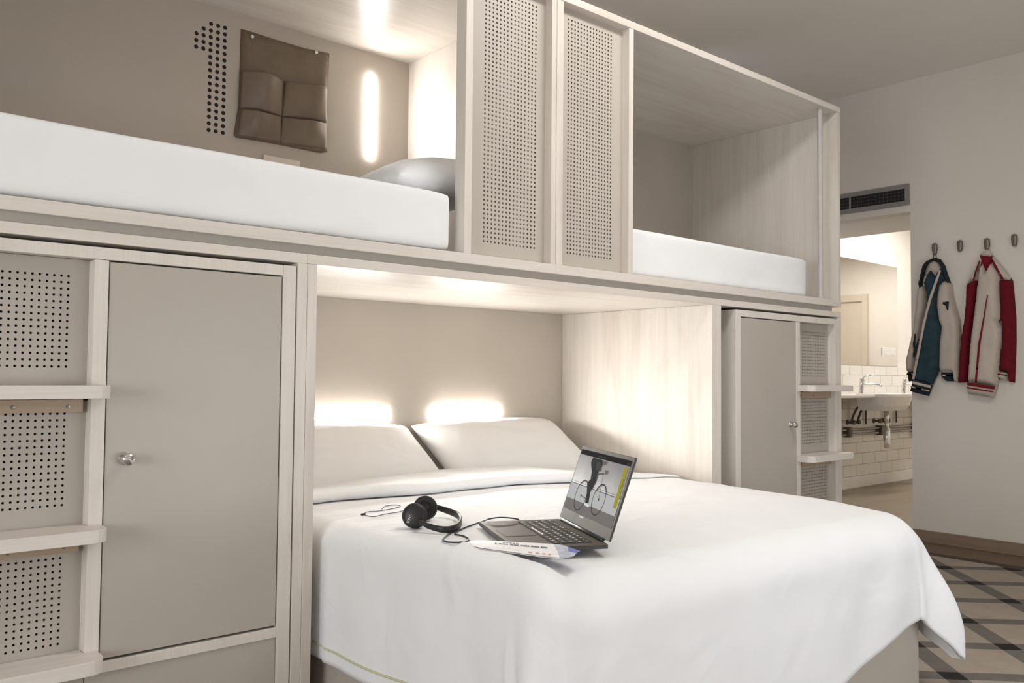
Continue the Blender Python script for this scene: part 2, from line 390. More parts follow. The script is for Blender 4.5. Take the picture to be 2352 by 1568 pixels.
# ------------------------------------------------------------------ lockers
def locker(name, label, mirror, knobz):
    # laid out for the left unit: shelves 0..; x grows towards the door; mirrored for the other one
    x_out, x_mid0, x_mid1, d0, d1, x_end = .245, .599, .631, .633, 1.080, 1.120
    if mirror: fx = lambda x: 3.202 + (1.120 - x)
    else: fx = lambda x: x
    def bb(*bs):
        bm = bmesh.new()
        for a, b, *r in bs:
            p, q = sorted((fx(a), fx(b))); box(bm, p, q, *r)
        return bm
    base = (fx(.68), .3, 0)
    t = thing(name, label, 'locker', base, 'lockers under the bunks')
    ZT = 1.338; DZ0, DZ1, LZ = .362, 1.308, .345
    dep = .62
    obj('frame', bb((x_out, x_out+.03, 0, dep, .02, ZT), (x_mid0, x_mid1, 0, .03, LZ-.008, DZ1), (1.082, x_end, 0, dep, .02, ZT), (x_out+.03, 1.082, 0, dep, DZ1+.001, ZT), (x_mid1, 1.082, 0, .03, .33, DZ0-.006)), M['woodZ'], t, bevel=.0012)
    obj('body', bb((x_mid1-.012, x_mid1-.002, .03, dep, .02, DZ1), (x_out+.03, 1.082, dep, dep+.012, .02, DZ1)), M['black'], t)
    dr = obj('door', bb((d0+.001, d1-.001, .003, .022, DZ0, DZ1-.003)), M['greige'], t, bevel=.0008, label='smooth greige door')
    bm = bmesh.new()
    lathe(bm, (fx(.680), .004, knobz), (0, -1, 0), [(.016, 0), (.016, .004), (.0095, .006), (.0085, .016), (.014, .020), (.0155, .026), (.013, .032), (.0, .034)], 24)
    box(bm, fx(.680)-.002, fx(.680)+.002, -.0315, -.029, knobz-.008, knobz+.008)
    obj('knob', bm, M['chrome'], dr, smooth=True, label='round chrome knob')
    obj('lower_panel', bb((x_mid1-.03, 1.081, .004, .02, .02, .3295)), M['greige'], t, bevel=.0008)
    obj('lower_panel', bb((x_out+.03, x_mid1-.031, .004, .02, .02, .34)), M['greige'], t, bevel=.0008)
    # perforated back of the open shelves: three fields of holes
    yb = .038
    for (z0, z1, h0) in ((.990, DZ1, 1.0525), (.668, .972, .7275), (.372, .640, .4055)):
        pr, ql = sorted((fx(x_out+.03), fx(x_mid0)))
        if mirror: hx = 3.817-.012
        else: hx = .5515-14*.0153
        pm = perforated('perforated_panel', (.43, .39, .345), hx-base[0], h0, .0153, .0153, 15, 15, .0029)
        bm = boxes((pr, ql, yb, yb+.006, z0, z1))
        obj('perforated_panel', bm, pm, t, label='greige panel drilled with a square field of holes')
        obj('panel_surround', bb((x_mid0-.001, x_mid0+.004, .03, yb+.01, z0, z1)), M['woodZ'], t)
    # shelves, rounded front corner on the door side
    for zt, th in ((1.009, .030), (.680, .030), (.385, .032)):
        R = .035; xr = x_mid1-.004; yf = -.080; pts = [(x_out+.004, .036), (x_out+.004, yf)]
        for k in range(7):
            a = math.pi/2*k/6; pts.append((xr-R+R*math.sin(a), yf+R-R*math.cos(a)))
        pts += [(xr, -.0005), (x_mid0-.001, -.0005), (x_mid0-.001, .036)]
        bm = rounded_prism(bmesh.new(), [(fx(x), y) for x, y in pts], zt-th, zt)
        obj('shelf', bm, M['woodX'], t, bevel=.0012)
    for zt in (.975, .648):
        s = obj('batten', bb((x_out+.03, x_mid0-.012, .022, .0375, zt-.030, zt)), M['batten'], t, label='raw wood batten under a shelf')
        for x in (.44, .555):
            obj('screw', lathe(bmesh.new(), (fx(x), .022, zt-.016), (0, -1, 0), [(.005, 0), (.0045, .0015), (.001, .002)], 12), M['screw'], s)
    return t
locker('locker', 'greige locker with open shelves on its left, left of the bed', False, .832)
locker('locker', 'greige locker with open shelves on its right, beside the washroom opening', True, .824)
# ------------------------------------------------------------------ lamps in the alcoves
def led(name, a, b, label, mat, group=None):
    a, b = Vector(a), Vector(b); mid = (a+b)/2; ax = (b-a).normalized(); L = (b-a).length
    t = thing('reading_light', label, 'light', (mid.x, .9, mid.z), group)
    bm = bmesh.new(); lathe(bm, a, ax, [(.004, 0), (.009, .006), (.0098, .015), (.0098, L-.015), (.009, L-.006), (.004, L)], 16)
    for v in bm.verts:
        dy = v.co.y-a.y; v.co.y = a.y + (dy*.05 if dy > 0 else dy*.2)
    obj('tube', bm, mat, t, smooth=True)
    bm = bmesh.new()
    hw = .008
    if abs(ax.x) > .5: box(bm, a.x+.01, b.x-.01, a.y+.0008, .9, mid.z-hw, mid.z+hw)
    else: box(bm, mid.x-hw, mid.x+hw, a.y+.0008, .9, min(a.z, b.z)+.01, max(a.z, b.z)-.01)
    obj('holder', bm, M['plate'], t)
led('r', (1.632, .890, .872), (2.000, .890, .872), 'horizontal glowing tube light above the left pillow', M['led'], 'tube lights in the bunks')
led('r', (2.240, .890, .874), (2.612, .890, .874), 'horizontal glowing tube light above the right pillow', M['led'], 'tube lights in the bunks')
led('r', (1.901, .890, 2.285), (1.901, .890, 1.948), 'upright glowing tube light on the wall of the upper left bunk', M['ledv'], 'tube lights in the bunks')
# ------------------------------------------------------------------ soft furnishings upstairs
def mattress_mesh(x0, x1, y0, y1, z0, z1, r, bulge=.006, n=(36, 18, 6), seed=0):
    bm = bmesh.new(); nx, ny, nz = n
    bmesh.ops.create_cube(bm, size=2)
    bmesh.ops.subdivide_edges(bm, edges=bm.edges, cuts=9, use_grid_fill=True)
    hx, hy, hz = (x1-x0)/2, (y1-y0)/2, (z1-z0)/2; c = Vector(((x0+x1)/2, (y0+y1)/2, (z0+z1)/2))
    def ease(t, h):   # push samples towards the edges so that the corner rounding is resolved
        s = 1 if t >= 0 else -1; t = abs(t); return s*(t*.55+.45*(1-(1-t)**3))*h
    for v in bm.verts:
        p = Vector((ease(v.co.x, hx), ease(v.co.y, hy), ease(v.co.z, hz)))
        q = Vector((max(-hx+r, min(hx-r, p.x)), max(-hy+r, min(hy-r, p.y)), max(-hz+r, min(hz-r, p.z))))
        d = p-q
        if d.length > 1e-9: p = q + d.normalized()*min(r, max(abs(d.x), abs(d.y), abs(d.z)))
        w = noise.noise(Vector((p.x*3+seed, p.y*3, p.z*5)))
        p.y += bulge*w; p.z += bulge*noise.noise(Vector((p.x*2.3+seed, p.y*3+9, 4)))*(1 if p.z > 0 else 0)
        v.co = c+p
    return bm
tag(obj('mattress', mattress_mesh(.147, 1.682, .012, .885, ZP1+.001, 1.634, .030), M['sheet'], base=(.91, .45, ZP1), smooth=True, sub=1),
    'white-sheeted mattress in the upper left bunk', 'mattress', 'bunk mattresses')
tag(obj('mattress', mattress_mesh(2.150, 3.903, .048, .885, ZP1+.001, 1.632, .028, seed=7), M['sheet'], base=(3.03, .45, ZP1), smooth=True, sub=1),
    'white-sheeted mattress in the upper right bunk', 'mattress', 'bunk mattresses')
def pillow_mesh(w, h, t, seed=0, nx=26, ny=18, wr=.006):
    bm = bmesh.new(); top, bot = {}, {}
    for i in range(nx+1):
        for j in range(ny+1):
            u, v = i/nx*2-1, j/ny*2-1
            cu = 1-.10*v*v*(.5+.5*abs(u)); cv = 1-.07*(1-u*u)*.4-.05*abs(u)**6
            x, y = u*w/2*(1-.035*(1-abs(v)**2)), v*h/2*(1-.05*(1-u*u)*.3)
            e = (max(0, 1-abs(u)**3.2)**.52)*(max(0, 1-abs(v)**3.0)**.55)
            k = wr*noise.noise(Vector((u*2.5+seed, v*4.5, seed)))*e + wr*.6*noise.noise(Vector((u*7, v*3+seed, 1)))*e
            top[i, j] = bm.verts.new((x, y, t/2*e+k)); bot[i, j] = top[i, j] if (i in (0, nx) or j in (0, ny)) else bm.verts.new((x, y, -t/2*e*.8))
    for i in range(nx):
        for j in range(ny):
            bm.faces.new((top[i, j], top[i+1, j], top[i+1, j+1], top[i, j+1])); bm.faces.new((bot[i, j+1], bot[i+1, j+1], bot[i+1, j], bot[i, j]))
    return bm
def place_pillow(w, h, t, loc, rot, label, seed, mat='sheet2'):
    bm = pillow_mesh(w, h, t, seed)
    R = Matrix.Rotation(rot[2], 4, 'Z') @ Matrix.Rotation(rot[1], 4, 'Y') @ Matrix.Rotation(rot[0], 4, 'X')
    bmesh.ops.transform(bm, matrix=Matrix.Translation(loc) @ R, verts=bm.verts)
    return tag(obj('pillow', bm, M[mat], base=loc, smooth=True, sub=1), label, 'pillow', 'pillows on the double bed' if mat == 'sheet2' else None)
place_pillow(.54, .50, .19, (1.80, .36, 1.708), (math.radians(-7), math.radians(0), math.radians(84)), 'crumpled white pillow at the end of the upper left bunk', 3, 'sheet')
place_pillow(.86, .44, .165, (1.665, .700, .703), (math.radians(34), 0, 0), 'white pillow on the left side of the double bed', 11)
place_pillow(.84, .44, .165, (2.520, .708, .706), (math.radians(34), 0, 0), 'white pillow on the right side of the double bed', 23)
# white card behind the mattress
tag(obj('card', boxes((1.429, 1.580, .888, .8985, 1.62, 1.872)), M['white_card'], base=(1.5, .89, 1.62), bevel=.001), 'small white card standing behind the mattress under the pocket organiser', 'card')
# pocket organiser on the bunk wall
t = thing('pocket_organiser', 'brown wall organiser with four pockets pinned beside the dotted numeral', 'organiser', (1.51, .9, 1.92))
def on_back(off):
    return lambda u, v, h: Vector((u, .897-off-h, v))
OP = [tuple(aY(x, y, .885)[i] for i in (0, 2)) for x, y in ((557, 64), (590, 74), (640, 90), (700, 108), (760, 121), (757, 200), (755, 347), (740, 350), (640, 330), (545, 314), (540, 308), (551, 240), (554, 160))]
obj('backing', puff(bmesh.new(), OP, on_back(0), .012, .03, .016, wob=.003, back=.0025, seed=2), M['felt'], t, smooth=True)
def pocket(poly, dep, seed):
    Q = [Vector(tuple(aY(x, y, .876)[i] for i in (0, 2))) for x, y in poly]    # outline: tl, t, tr, br, b, bl
    tl, tm, tr, br, bm_, bl = Q; bm = bmesh.new(); g = {}; n, k = 18, 12
    for i in range(n+1):
        u = i/n
        qt = tl*(1-u)*(1-2*u)+tm*4*u*(1-u)+tr*u*(2*u-1); qb = bl*(1-u)*(1-2*u)+bm_*4*u*(1-u)+br*u*(2*u-1)
        for j in range(k+1):
            v = j/k; p = qt.lerp(qb, v)
            lean = math.sin(math.pi*u)**.8*(1-v**1.6)*dep*(1+.35*math.sin(u*5+seed)) + .003
            g[i, j] = bm.verts.new((p.x, .884-lean-.002*noise.noise(Vector((u*4, v*4, seed))), p.y-(.006*math.sin(math.pi*u) if j == 0 else 0)))
    for i in range(n):
        for j in range(k): bm.faces.new((g[i, j], g[i+1, j], g[i+1, j+1], g[i, j+1]))
    o = obj('pocket', bm, M['felt'], t, smooth=True)
    sl = o.modifiers.new('thickness', 'SOLIDIFY'); sl.thickness = .0022; sl.offset = 0
pocket([(556, 161), (600, 168), (654, 184), (649, 266), (600, 256), (553, 248)], .034, 5)
pocket([(655, 186), (705, 192), (754, 202), (753, 282), (700, 274), (650, 267)], .036, 9)
pocket([(553, 249), (600, 257), (648, 267), (646, 326), (600, 320), (548, 311)], .026, 13)
pocket([(649, 268), (700, 275), (753, 284), (751, 343), (700, 335), (647, 327)], .026, 17)
for x, y in ((581, 83), (728, 119)):
    p = aY(x, y, .872); obj('pin', lathe(bmesh.new(), (p.x, .886, p.z), (0, -1, 0), [(.002, 0), (.006, .006), (.0065, .011), (.003, .015), (.0005, .0155)], 14), M['pin'], t, smooth=True, label='white pin head')
# ------------------------------------------------------------------ the double bed
BX0, BX1, BY0, BY1 = 1.232, 2.955, -.885, .885
t = thing('divan', 'greige box divan under the double bed', 'divan', (2.09, 0, 0))
obj('side_board', boxes((BX0+.012, BX0+.034, BY0+.022, BY1, .02, .30)), M['greige'], t, bevel=.0015)
obj('side_board', boxes((BX1-.022, BX1, BY0+.022, BY1, .02, .30)), M['greige'], t, bevel=.0015)
obj('end_board', boxes((BX0+.012, BX1, BY0, BY0+.0215, .02, .30)), M['greige'], t, bevel=.0015)
obj('platform', boxes((BX0+.034, BX1-.022, BY0+.022, BY1, .24, .285)), M['greige'], t)
obj('foot', boxes((BX0+.08, BX1-.08, BY0+.08, BY1-.05, 0, .02)), M['black'], t)
tag(obj('mattress', mattress_mesh(BX0+.02, BX1-.012, BY0+.012, BY1, .301, .575, .035), M['sheet2'], base=(2.09, 0, .30), smooth=True, sub=1), 'white mattress of the double bed under the pillows and duvet', 'mattress')
def sst(a, b, x): t = max(0, min(1, (x-a)/(b-a))); return t*t*(3-2*t)
def ztop(x, y):
    z = .610
    u = max(0, min(1, (x-1.2)/1.8))
    z += .026*(4*u*(1-u))**.6*sst(-.9, -.5, y)
    z += .026*math.exp(-((x-1.285)/.045)**2)*sst(-.30, -.60, y)*sst(-.93, -.84, y)   # soft ridge along the near edge
    z += .006*noise.noise(Vector((x*2.2, y*2.2, 5))) + .004*noise.noise(Vector((x*6, y*13, 2)))*sst(-.4, .2, y)
    z -= .006*sst(1.9, 2.9, x)
    z -= .012*sst(-.55, -.9, y)*sst(1.6, 2.2, x)
    return z
TX0, TX1, TY0 = 1.215, 2.985, -.918      # where the duvet hangs past the edges
RL, RF = .070, .125
def rright(y): return .045 + .075*sst(0, -.55, y)
def over(d, R):      # distance past the edge -> (outward, drop)
    if d <= 0: return 0, 0
    q = R*math.pi/2
    if d < q: a = d/R; return R*math.sin(a), R*(1-math.cos(a))
    return R + .006*min(1, (d-q)*8), R + (d-q)
def drape(a, b):
    """flat cloth coordinates (room x, y) -> draped position"""
    yc = max(b, TY0+RF); rr = rright(yc); xr = TX1-rr
    da = TX0+RL-a if a < TX0+RL else (a-xr if a > xr else 0); sa = -1 if a < TX0+RL else 1
    db = TY0+RF-b if b < TY0+RF else 0
    x, y = min(max(a, TX0+RL), xr), yc
    z = ztop(x, y); rx = RL if sa < 0 else rr
    if da > 0 and db > 0:
        d = math.hypot(da, db); ang = math.atan2(db, da)
        R = rx*math.cos(ang)**2 + RF*math.sin(ang)**2
        long_ = 1+.40*(1-sst(2.05, 2.93, x))*math.sin(ang)**2 + (.17*math.cos(ang)**2 if sa > 0 else 0)
        lim = .50 if sa > 0 else .46
        o, dr = over(min(d, lim)*long_, R)
        if d > lim: dr += (d-lim)*.15
        k = sst(.08, .45, d)*math.sin(2*ang)
        o += k*(.045*math.cos(ang*7+.6) + (.075 if sa > 0 else .02))
        if sa > 0: o += .060*sst(.05, .35, d)*math.cos(ang)**2
        x += sa*o*math.cos(ang); y -= o*math.sin(ang)
        z -= dr
    elif da > 0:
        o, dr = over(da*(1+.17*sst(-.45, -.8, y)) if sa > 0 else da, rx); w = sst(.05, .35, da)
        o += w*(.010*noise.noise(Vector((y*5, da*2, 8))) + .004*math.sin(y*21))*(1 if sa < 0 else .8)
        if y > -.02: o = min(o, rx-.004)
        if sa > 0: o += .060*w*sst(-.05, -.7, y)
        x += sa*o; z -= dr
    elif db > 0:
        o, dr = over(db*(1+.40*(1-sst(2.05, 2.93, x))), RF); w = sst(.05, .35, db)
        o += w*(.012*noise.noise(Vector((x*4, db*2, 3)))+.006) + .007*w*sst(2.3, 2.8, x)*math.sin((x-2.95)/(.35+db)*11)
        y -= o; z -= dr
    return Vector((x, y, z))
def surf(x, y):
    o = TX0+RL-x; z = ztop(max(x, TX0+RL), y)
    return z - (RL-math.sqrt(max(0, RL*RL-o*o)) if o > 0 else 0)
def drop(x, y, r, lift=0):   # point of the duvet seen at that place, raised by r
    d = ray(x, y); k = 1.2
    while k < 4:
        p = CAM+d*k
        if p.z <= surf(p.x, p.y)+r+.001+lift: return p
        k += .002
    return CAM+d*2.4
HEM = .415; HEMF = .400; XR0 = TX1-.12
bm = bmesh.new(); grid = {}
def axis_samples(lo, hi, e0, e1, fine, coarse):
    out = [lo]; 
    while out[-1] < hi-1e-6:
        x = out[-1]; near = min(abs(x-e0), abs(x-e1)); s = fine if near < .10 or x < e0 or x > e1 else coarse
        out.append(min(hi, x+s))
    return out
AS = axis_samples(TX0+RL-HEM, XR0+HEMF, TX0+RL, XR0, .0125, .024)
BS = axis_samples(TY0+RF-HEMF, .60, TY0+RF, 9, .0125, .022)
for i, a in enumerate(AS):
    for j, b in enumerate(BS): grid[i, j] = bm.verts.new(drape(a, b))
for i in range(len(AS)-1):
    for j in range(len(BS)-1): bm.faces.new((grid[i, j], grid[i+1, j], grid[i+1, j+1], grid[i, j+1]))
dv = obj('duvet', bm, M['sheet'], base=(2.09, -.1, .3), smooth=True)
sl = dv.modifiers.new('thickness', 'SOLIDIFY'); sl.thickness = .014; sl.offset = -1
tag(dv, 'white duvet draped over the double bed with its top edge turned down', 'duvet')
# turned-down head end: a soft roll in front of the pillows
bm = bmesh.new(); prev = None
NX = 70
for i in range(NX+1):
    u = i/NX; x = 1.235+u*1.745
    yf = .285-.155*u + .018*math.sin(u*7+1)+.010*math.sin(u*17)
    zb = ztop(x, yf); hgt = (.038+.009*noise.noise(Vector((x*4, 2, 2))))*(1-.72*sst(2.25, 2.85, x))
    prof = [(yf+.02, zb+hgt*.05), (yf+.004, zb+hgt*.1), (yf-.008, zb+hgt*.37), (yf-.006, zb+hgt*.74), (yf+.012, zb+hgt*.95), (yf+.045, zb+hgt)]
    for k in range(1, 9):
        y = yf+.045+(.57-yf-.045)*k/8
        prof.append((y, ztop(x, min(y, .58))+hgt-.004*k/8+.006*noise.noise(Vector((x*3, y*12, 7)))))
    prof.append((.575, ztop(x, .57)-.005))
    ring = [bm.verts.new((x, y, z)) for y, z in prof]
    if prev:
        for k in range(len(ring)-1): bm.faces.new((prev[k], ring[k], ring[k+1], prev[k+1]))
    prev = ring
obj('turned_down_edge', bm, M['sheet'], dv, smooth=True)
# lime piping a little above the hem
path = []
e = HEM-.040
y = .05
while y > TY0+RF: path.append((TX0+RL-e, y)); y -= .02
cen = Vector((2.09, -.1, .4)); pts = []
for a, b in path:
    p = drape(a, b); n = Vector((p.x-2.0, 0, 0)).normalized() 
    pts.append(p+n*.0015)
obj('piping', tube(bmesh.new(), pts, .0030, 6), M['piping'], dv, smooth=True, label='thin lime green piping near the hem')
# ------------------------------------------------------------------ laptop
ZK = .6445
A = aZ(1108, 1203, ZK); B = aZ(1284, 1191, ZK); Cc = aZ(1397, 1249, ZK)
ux = (Cc-B); W = ux.length; ux.normalize(); uy = Vector((ux.y, -ux.x, 0)); 
if uy.dot(B-A) < 0: uy = -uy
DP = (B-A).dot(uy)
LO = B.copy()                                  # left end of the hinge, top of the base
def LP(u, v, h): return LO + ux*u - uy*v + Vector((0, 0, h))   # u along the hinge, v towards the user
t = thing('laptop', 'open graphite laptop on the white duvet showing a cyclist on its screen', 'laptop', LP(W/2, DP/2, -.011))
def slab(u0, u1, v0, v1, h0, h1, bm=None, mi=0):
    bm = bm or bmesh.new()
    vs = [bm.verts.new(LP(u, v, h)) for u in (u0, u1) for v in (v0, v1) for h in (h0, h1)]
    for f in ((0, 1, 3, 2), (4, 6, 7, 5), (0, 4, 5, 1), (2, 3, 7, 6), (0, 2, 6, 4), (1, 5, 7, 3)): bm.faces.new([vs[i] for i in f]).material_index = mi
    return bm
bm = slab(0, W, 0, DP, -.003, 0); slab(0, W, 0, DP, -.011, -.003, bm, 1)
lb = obj('base', bm, [M['lap'], M['lapdark']], t, bevel=.001)
obj('touchpad', slab(W*.34, W*.62, DP*.60, DP*.94, 0, .0008), M['lap'], lb, bevel=.0004)
kb = obj('keyboard', slab(W*.07, W*.93, DP*.13, DP*.56, 0, .0006), M['lapdark'], t)
rows = [14, 14, 13, 12, 8]; kw = W*.86/14; kh = DP*.43/5
first = None
def key(u0, u1, v0, v1):
    bm = slab(u0, u1, v0, v1, .0006, .0022); c, d = (u0+u1)/2, (v0+v1)/2
    gs = .0028 if u1-u0 < .05 else (u1-u0)*.36
    slab(c-gs, c+gs, d-.0022, d+.0022, .0022, .0024, bm, 1)
    return obj('key', bm, [M['key'], M['glyph']], kb)
for r, n in enumerate(rows):
    u = W*.07; v0 = DP*.13+kh*r
    ws = [kw]*n
    if n == 13: ws[0] *= 1.5; ws[-1] *= 1.5
    if n == 12: ws[0] *= 2.; ws[-1] *= 2.
    if n == 8: ws[3] *= 6.0; ws[0] *= 1.5; 
    sc = W*.86/sum(ws)
    for w in ws:
        w *= sc; key(u+.0015, u+w-.0015, v0+.0013, v0+kh-.0013); u += w
obj('hinge', tube(bmesh.new(), [LP(W*.08, .002, .004), LP(W*.92, .002, .004)], .005, 10), M['lapdark'], lb, smooth=True)
# lid: tilted plane, find the lean that puts its top corners where the photograph has them
def pix(p):
    q = p-CAM; z = q.dot(fw); return q.dot(RT)/z*F+1176, -q.dot(UP)/z*F+784
best = None
for k in range(0, 60):
    tl = math.radians(-5+k)
    for hh in range(200, 300, 4):
        uv = Vector((0, 0, 1))*math.cos(tl) + uy*math.sin(tl); h = hh/1000
        a = pix(LO+uv*h); b = pix(LO+ux*W+uv*h)
        e_ = math.hypot(a[0]-1334, a[1]-1027)+math.hypot(b[0]-1460, b[1]-1051)
        if best is None or e_ < best[0]: best = (e_, tl, h)
_, TL, LH = best
sv = Vector((0, 0, 1))*math.cos(TL) + uy*math.sin(TL); sn = ux.cross(sv)
if sn.dot(CAM-LO) < 0: sn = -sn
def SP(u, v, h): return LO + Vector((0, 0, .002)) + ux*u + sv*v + sn*h    # screen plane
def onscreen(x, y):
    d = ray(x, y); o = LO+Vector((0, 0, .002)); s = (o-CAM).dot(sn)/d.dot(sn); p = CAM+d*s-o
    return p.dot(ux), p.dot(sv)
def splate(bm, u0, u1, v0, v1, h0, h1, mi=0):
    vs = [bm.verts.new(SP(u, v, h)) for u in (u0, u1) for v in (v0, v1) for h in (h0, h1)]
    for f in ((0, 1, 3, 2), (4, 6, 7, 5), (0, 4, 5, 1), (2, 3, 7, 6), (0, 2, 6, 4), (1, 5, 7, 3)): bm.faces.new([vs[i] for i in f]).material_index = mi
bm = bmesh.new(); splate(bm, 0, W, .004, LH, -.006, -.002, 1); splate(bm, 0, W, .004, LH, -.002, 0, 0)
lid = obj('lid', bm, [M['lap'], M['lapdark']], t, bevel=.0008)
u0, v1_ = onscreen(1333, 1038); u1 = W*.972; v1_ = LH*.952; u0 = W*.022; v0_ = LH*.155
def scr(name, c, st):
    mm = emit(name, c, st); bs = mm.node_tree.nodes['Principled BSDF']; bs.inputs['Base Color'].default_value = (.02, .02, .02, 1); bs.inputs['Specular IOR Level'].default_value = .04; bs.inputs['Roughness'].default_value = .9; return mm
def screen_back():
    k = NT('screen_picture'); tc = k.n('ShaderNodeTexCoord'); nz = k.noise(k.coord(), 9, 3)
    c = k.ramp(nz, [(.3, (.40, .39, .38)), (.7, (.58, .57, .56))])
    k.b.inputs['Base Color'].default_value = (.02, .02, .02, 1); k.b.inputs['Roughness'].default_value = .35
    k.l(c, k.b.inputs['Emission Color']); k.b.inputs['Emission Strength'].default_value = .30; k.b.inputs['Specular IOR Level'].default_value = .04; return k.m
SM = [screen_back(), scr('s_floor_light', (.80, .80, .80), .55), scr('s_floor_dark', (.50, .45, .42), .33), scr('s_bar', (.02, .018, .016), .1), scr('s_dark', (.07, .072, .075), .3), scr('s_yellow', (.62, .56, .04), .5), scr('s_line', (.08, .08, .08), .3), scr('s_white', (.9, .9, .9), .7), scr('s_grey', (.15, .15, .15), .3), scr('s_brown', (.26, .19, .17), .6)]
bm = bmesh.new()
def spoly(pts, h, mi):
    vs = [bm.verts.new(SP(u, v, h)) for u, v in pts]; f = bm.faces.new(vs); f.material_index = mi
    f.normal_update()
    if f.normal.dot(sn) < 0: f.normal_flip()
def sq(a, b, c, d, h, mi): spoly([(a, c), (b, c), (b, d), (a, d)], h, mi)
def px(pts): return [onscreen(1180+x/6.273, 1020+y/6.273) for x, y in pts]
def sline(p, q, w, h, mi):
    p, q = Vector(p), Vector(q); d = (q-p).normalized(); n = Vector((-d.y, d.x))*w/2
    spoly([tuple(p+n), tuple(q+n), tuple(q-n), tuple(p-n)], h, mi)
sq(u0, u1, v0_, v1_, .0004, 0)
vw = onscreen(1180+850/6.273, 1020+545/6.273)[1]      # skirting line of the pictured wall
sq(u0, u1, v0_, vw, .0006, 1)
vf = v0_+(vw-v0_)*.42; sq(u0, u1, v0_, vf, .0008, 2)
sq(u0, u1, vw, vw+.0015, .0008, 6); sq(u0, u1, vw+.006, vw+.0068, .0008, 6)
sq(u0, u1, v1_-LH*.066, v1_, .0010, 3)
for k in range(7): sq(u0+W*(.36+.022*k), u0+W*(.376+.022*k), v1_-LH*.046, v1_-LH*.034, .0012, 8)
sq(u1-W*.05, u1-W*.03, v1_-LH*.05, v1_-LH*.035, .0012, 8)
def ring(cx, cy, r, w, h, mi):
    N = 40
    for k in range(N):
        a, b = 2*math.pi*k/N, 2*math.pi*(k+1)/N
        spoly([(cx+r*math.cos(a), cy+r*math.sin(a)), (cx+r*math.cos(b), cy+r*math.sin(b)), (cx+(r-w)*math.cos(b), cy+(r-w)*math.sin(b)), (cx+(r-w)*math.cos(a), cy+(r-w)*math.sin(a))], h, mi)
w1 = px([(975, 735)])[0]; w2 = px([(1228, 800)])[0]
tp1 = px([(1035, 508)])[0]; tp2 = px([(1290, 566)])[0]
R1 = (Vector(tp1)-Vector(w1)).length*.97; R2 = (Vector(tp2)-Vector(w2)).length*.97
ring(w1[0], w1[1], R1, .0034, .0012, 8); ring(w2[0], w2[1], R2, .0034, .0012, 8)
for w_ in (w1, w2): ring(w_[0], w_[1], .004, .004, .0012, 8)
sline(w1, px([(1130, 470)])[0], .0022, .0012, 7); sline(w1, px([(1060, 800)])[0], .0018, .0012, 8)
sline(px([(1060, 800)])[0], px([(1230, 430)])[0], .0025, .0012, 8)
sline(w2, px([(1300, 420)])[0], .002, .0012, 8); sline(px([(1215, 430)])[0], px([(1310, 425)])[0], .002, .0012, 6)
spoly(px([(1150, 190), (1290, 232), (1285, 300), (1215, 420), (1190, 540), (1110, 690), (1085, 850), (1035, 850), (1060, 700), (1065, 560), (1115, 500), (1130, 400), (1120, 260)]), .0014, 4)
spoly(px([(1205, 250), (1265, 265), (1260, 395), (1190, 370)]), .0016, 8); spoly(px([(1290, 235), (1350, 250), (1335, 300), (1300, 300)]), .0016, 9)
spoly(px([(1325, 370), (1368, 385), (1345, 445), (1320, 430)]), .0014, 9)
spoly(px([(1018, 850), (1050, 845), (1100, 890), (1080, 910), (1025, 880)]), .0016, 7)
spoly(px([(1602, 330), (1650, 345), (1480, 935), (1432, 915)]), .0012, 5)
for k in range(8):
    a = k/8; sline(px([(1592-130*a*.5, 505+190*a)])[0], px([(1592-130*(a+.08)*.5, 505+190*(a+.08))])[0], .003, .0014, 6)
sline(px([(945, 1035)])[0], px([(1010, 1060)])[0], .003, .0012, 7)
me = bpy.data.meshes.new('display'); bmesh.ops.translate(bm, verts=bm.verts, vec=-ORG[t.name]); bm.to_mesh(me); bm.free()
for mm in SM: me.materials.append(mm)
dsp = bpy.data.objects.new('display', me); C.objects.link(dsp); dsp.parent = t; dsp['label'] = 'lit screen picturing a person riding a bicycle'
obj('webcam', (lambda b: (splate(b, W*.48, W*.50, LH*.968, LH*.980, 0, .0006), b)[1])(bmesh.new()), M['lapdark'], lid)
# ------------------------------------------------------------------ headphones with their cord, earphones cable, leaflet
zh = .640
fc = drop(953, 1184, .034); bc = drop(977, 1166, .035)
t = thing('headphones', 'black over-ear headphones lying on the duvet left of the laptop', 'headphones', drop(1000, 1215, 0))
axo = Vector((-.66, -.72, .20)).normalized()
def cup(c, s):
    ax = axo*s
    bm = lathe(bmesh.new(), c, ax, [(.020, -.004), (.030, -.002), (.0335, .004), (.034, .009), (.031, .014), (.022, .0175), (.0005, .0185)], 28)
    o = obj('ear_cup', bm, M['blackp'], t, smooth=True)
    bm = lathe(bmesh.new(), c, -ax, [(.022, .001), (.031, .002), (.034, .008), (.033, .014), (.027, .018), (.018, .017), (.016, .011), (.0005, .010)], 28)
    obj('ear_pad', bm, M['blackpad'], o, smooth=True)
    return o
c1 = cup(fc, 1); c2 = cup(bc, -1)
pb = [drop(*q, h) for q, h in (((966, 1198), .026), ((985, 1208), .017), ((1020, 1216), .011), ((1048, 1211), .010), ((1058, 1196), .011), ((1050, 1182), .015), ((1020, 1170), .022), ((998, 1164), .029), ((988, 1163), .033))]
sp = spline(pb, 8); bm = bmesh.new(); prev = None
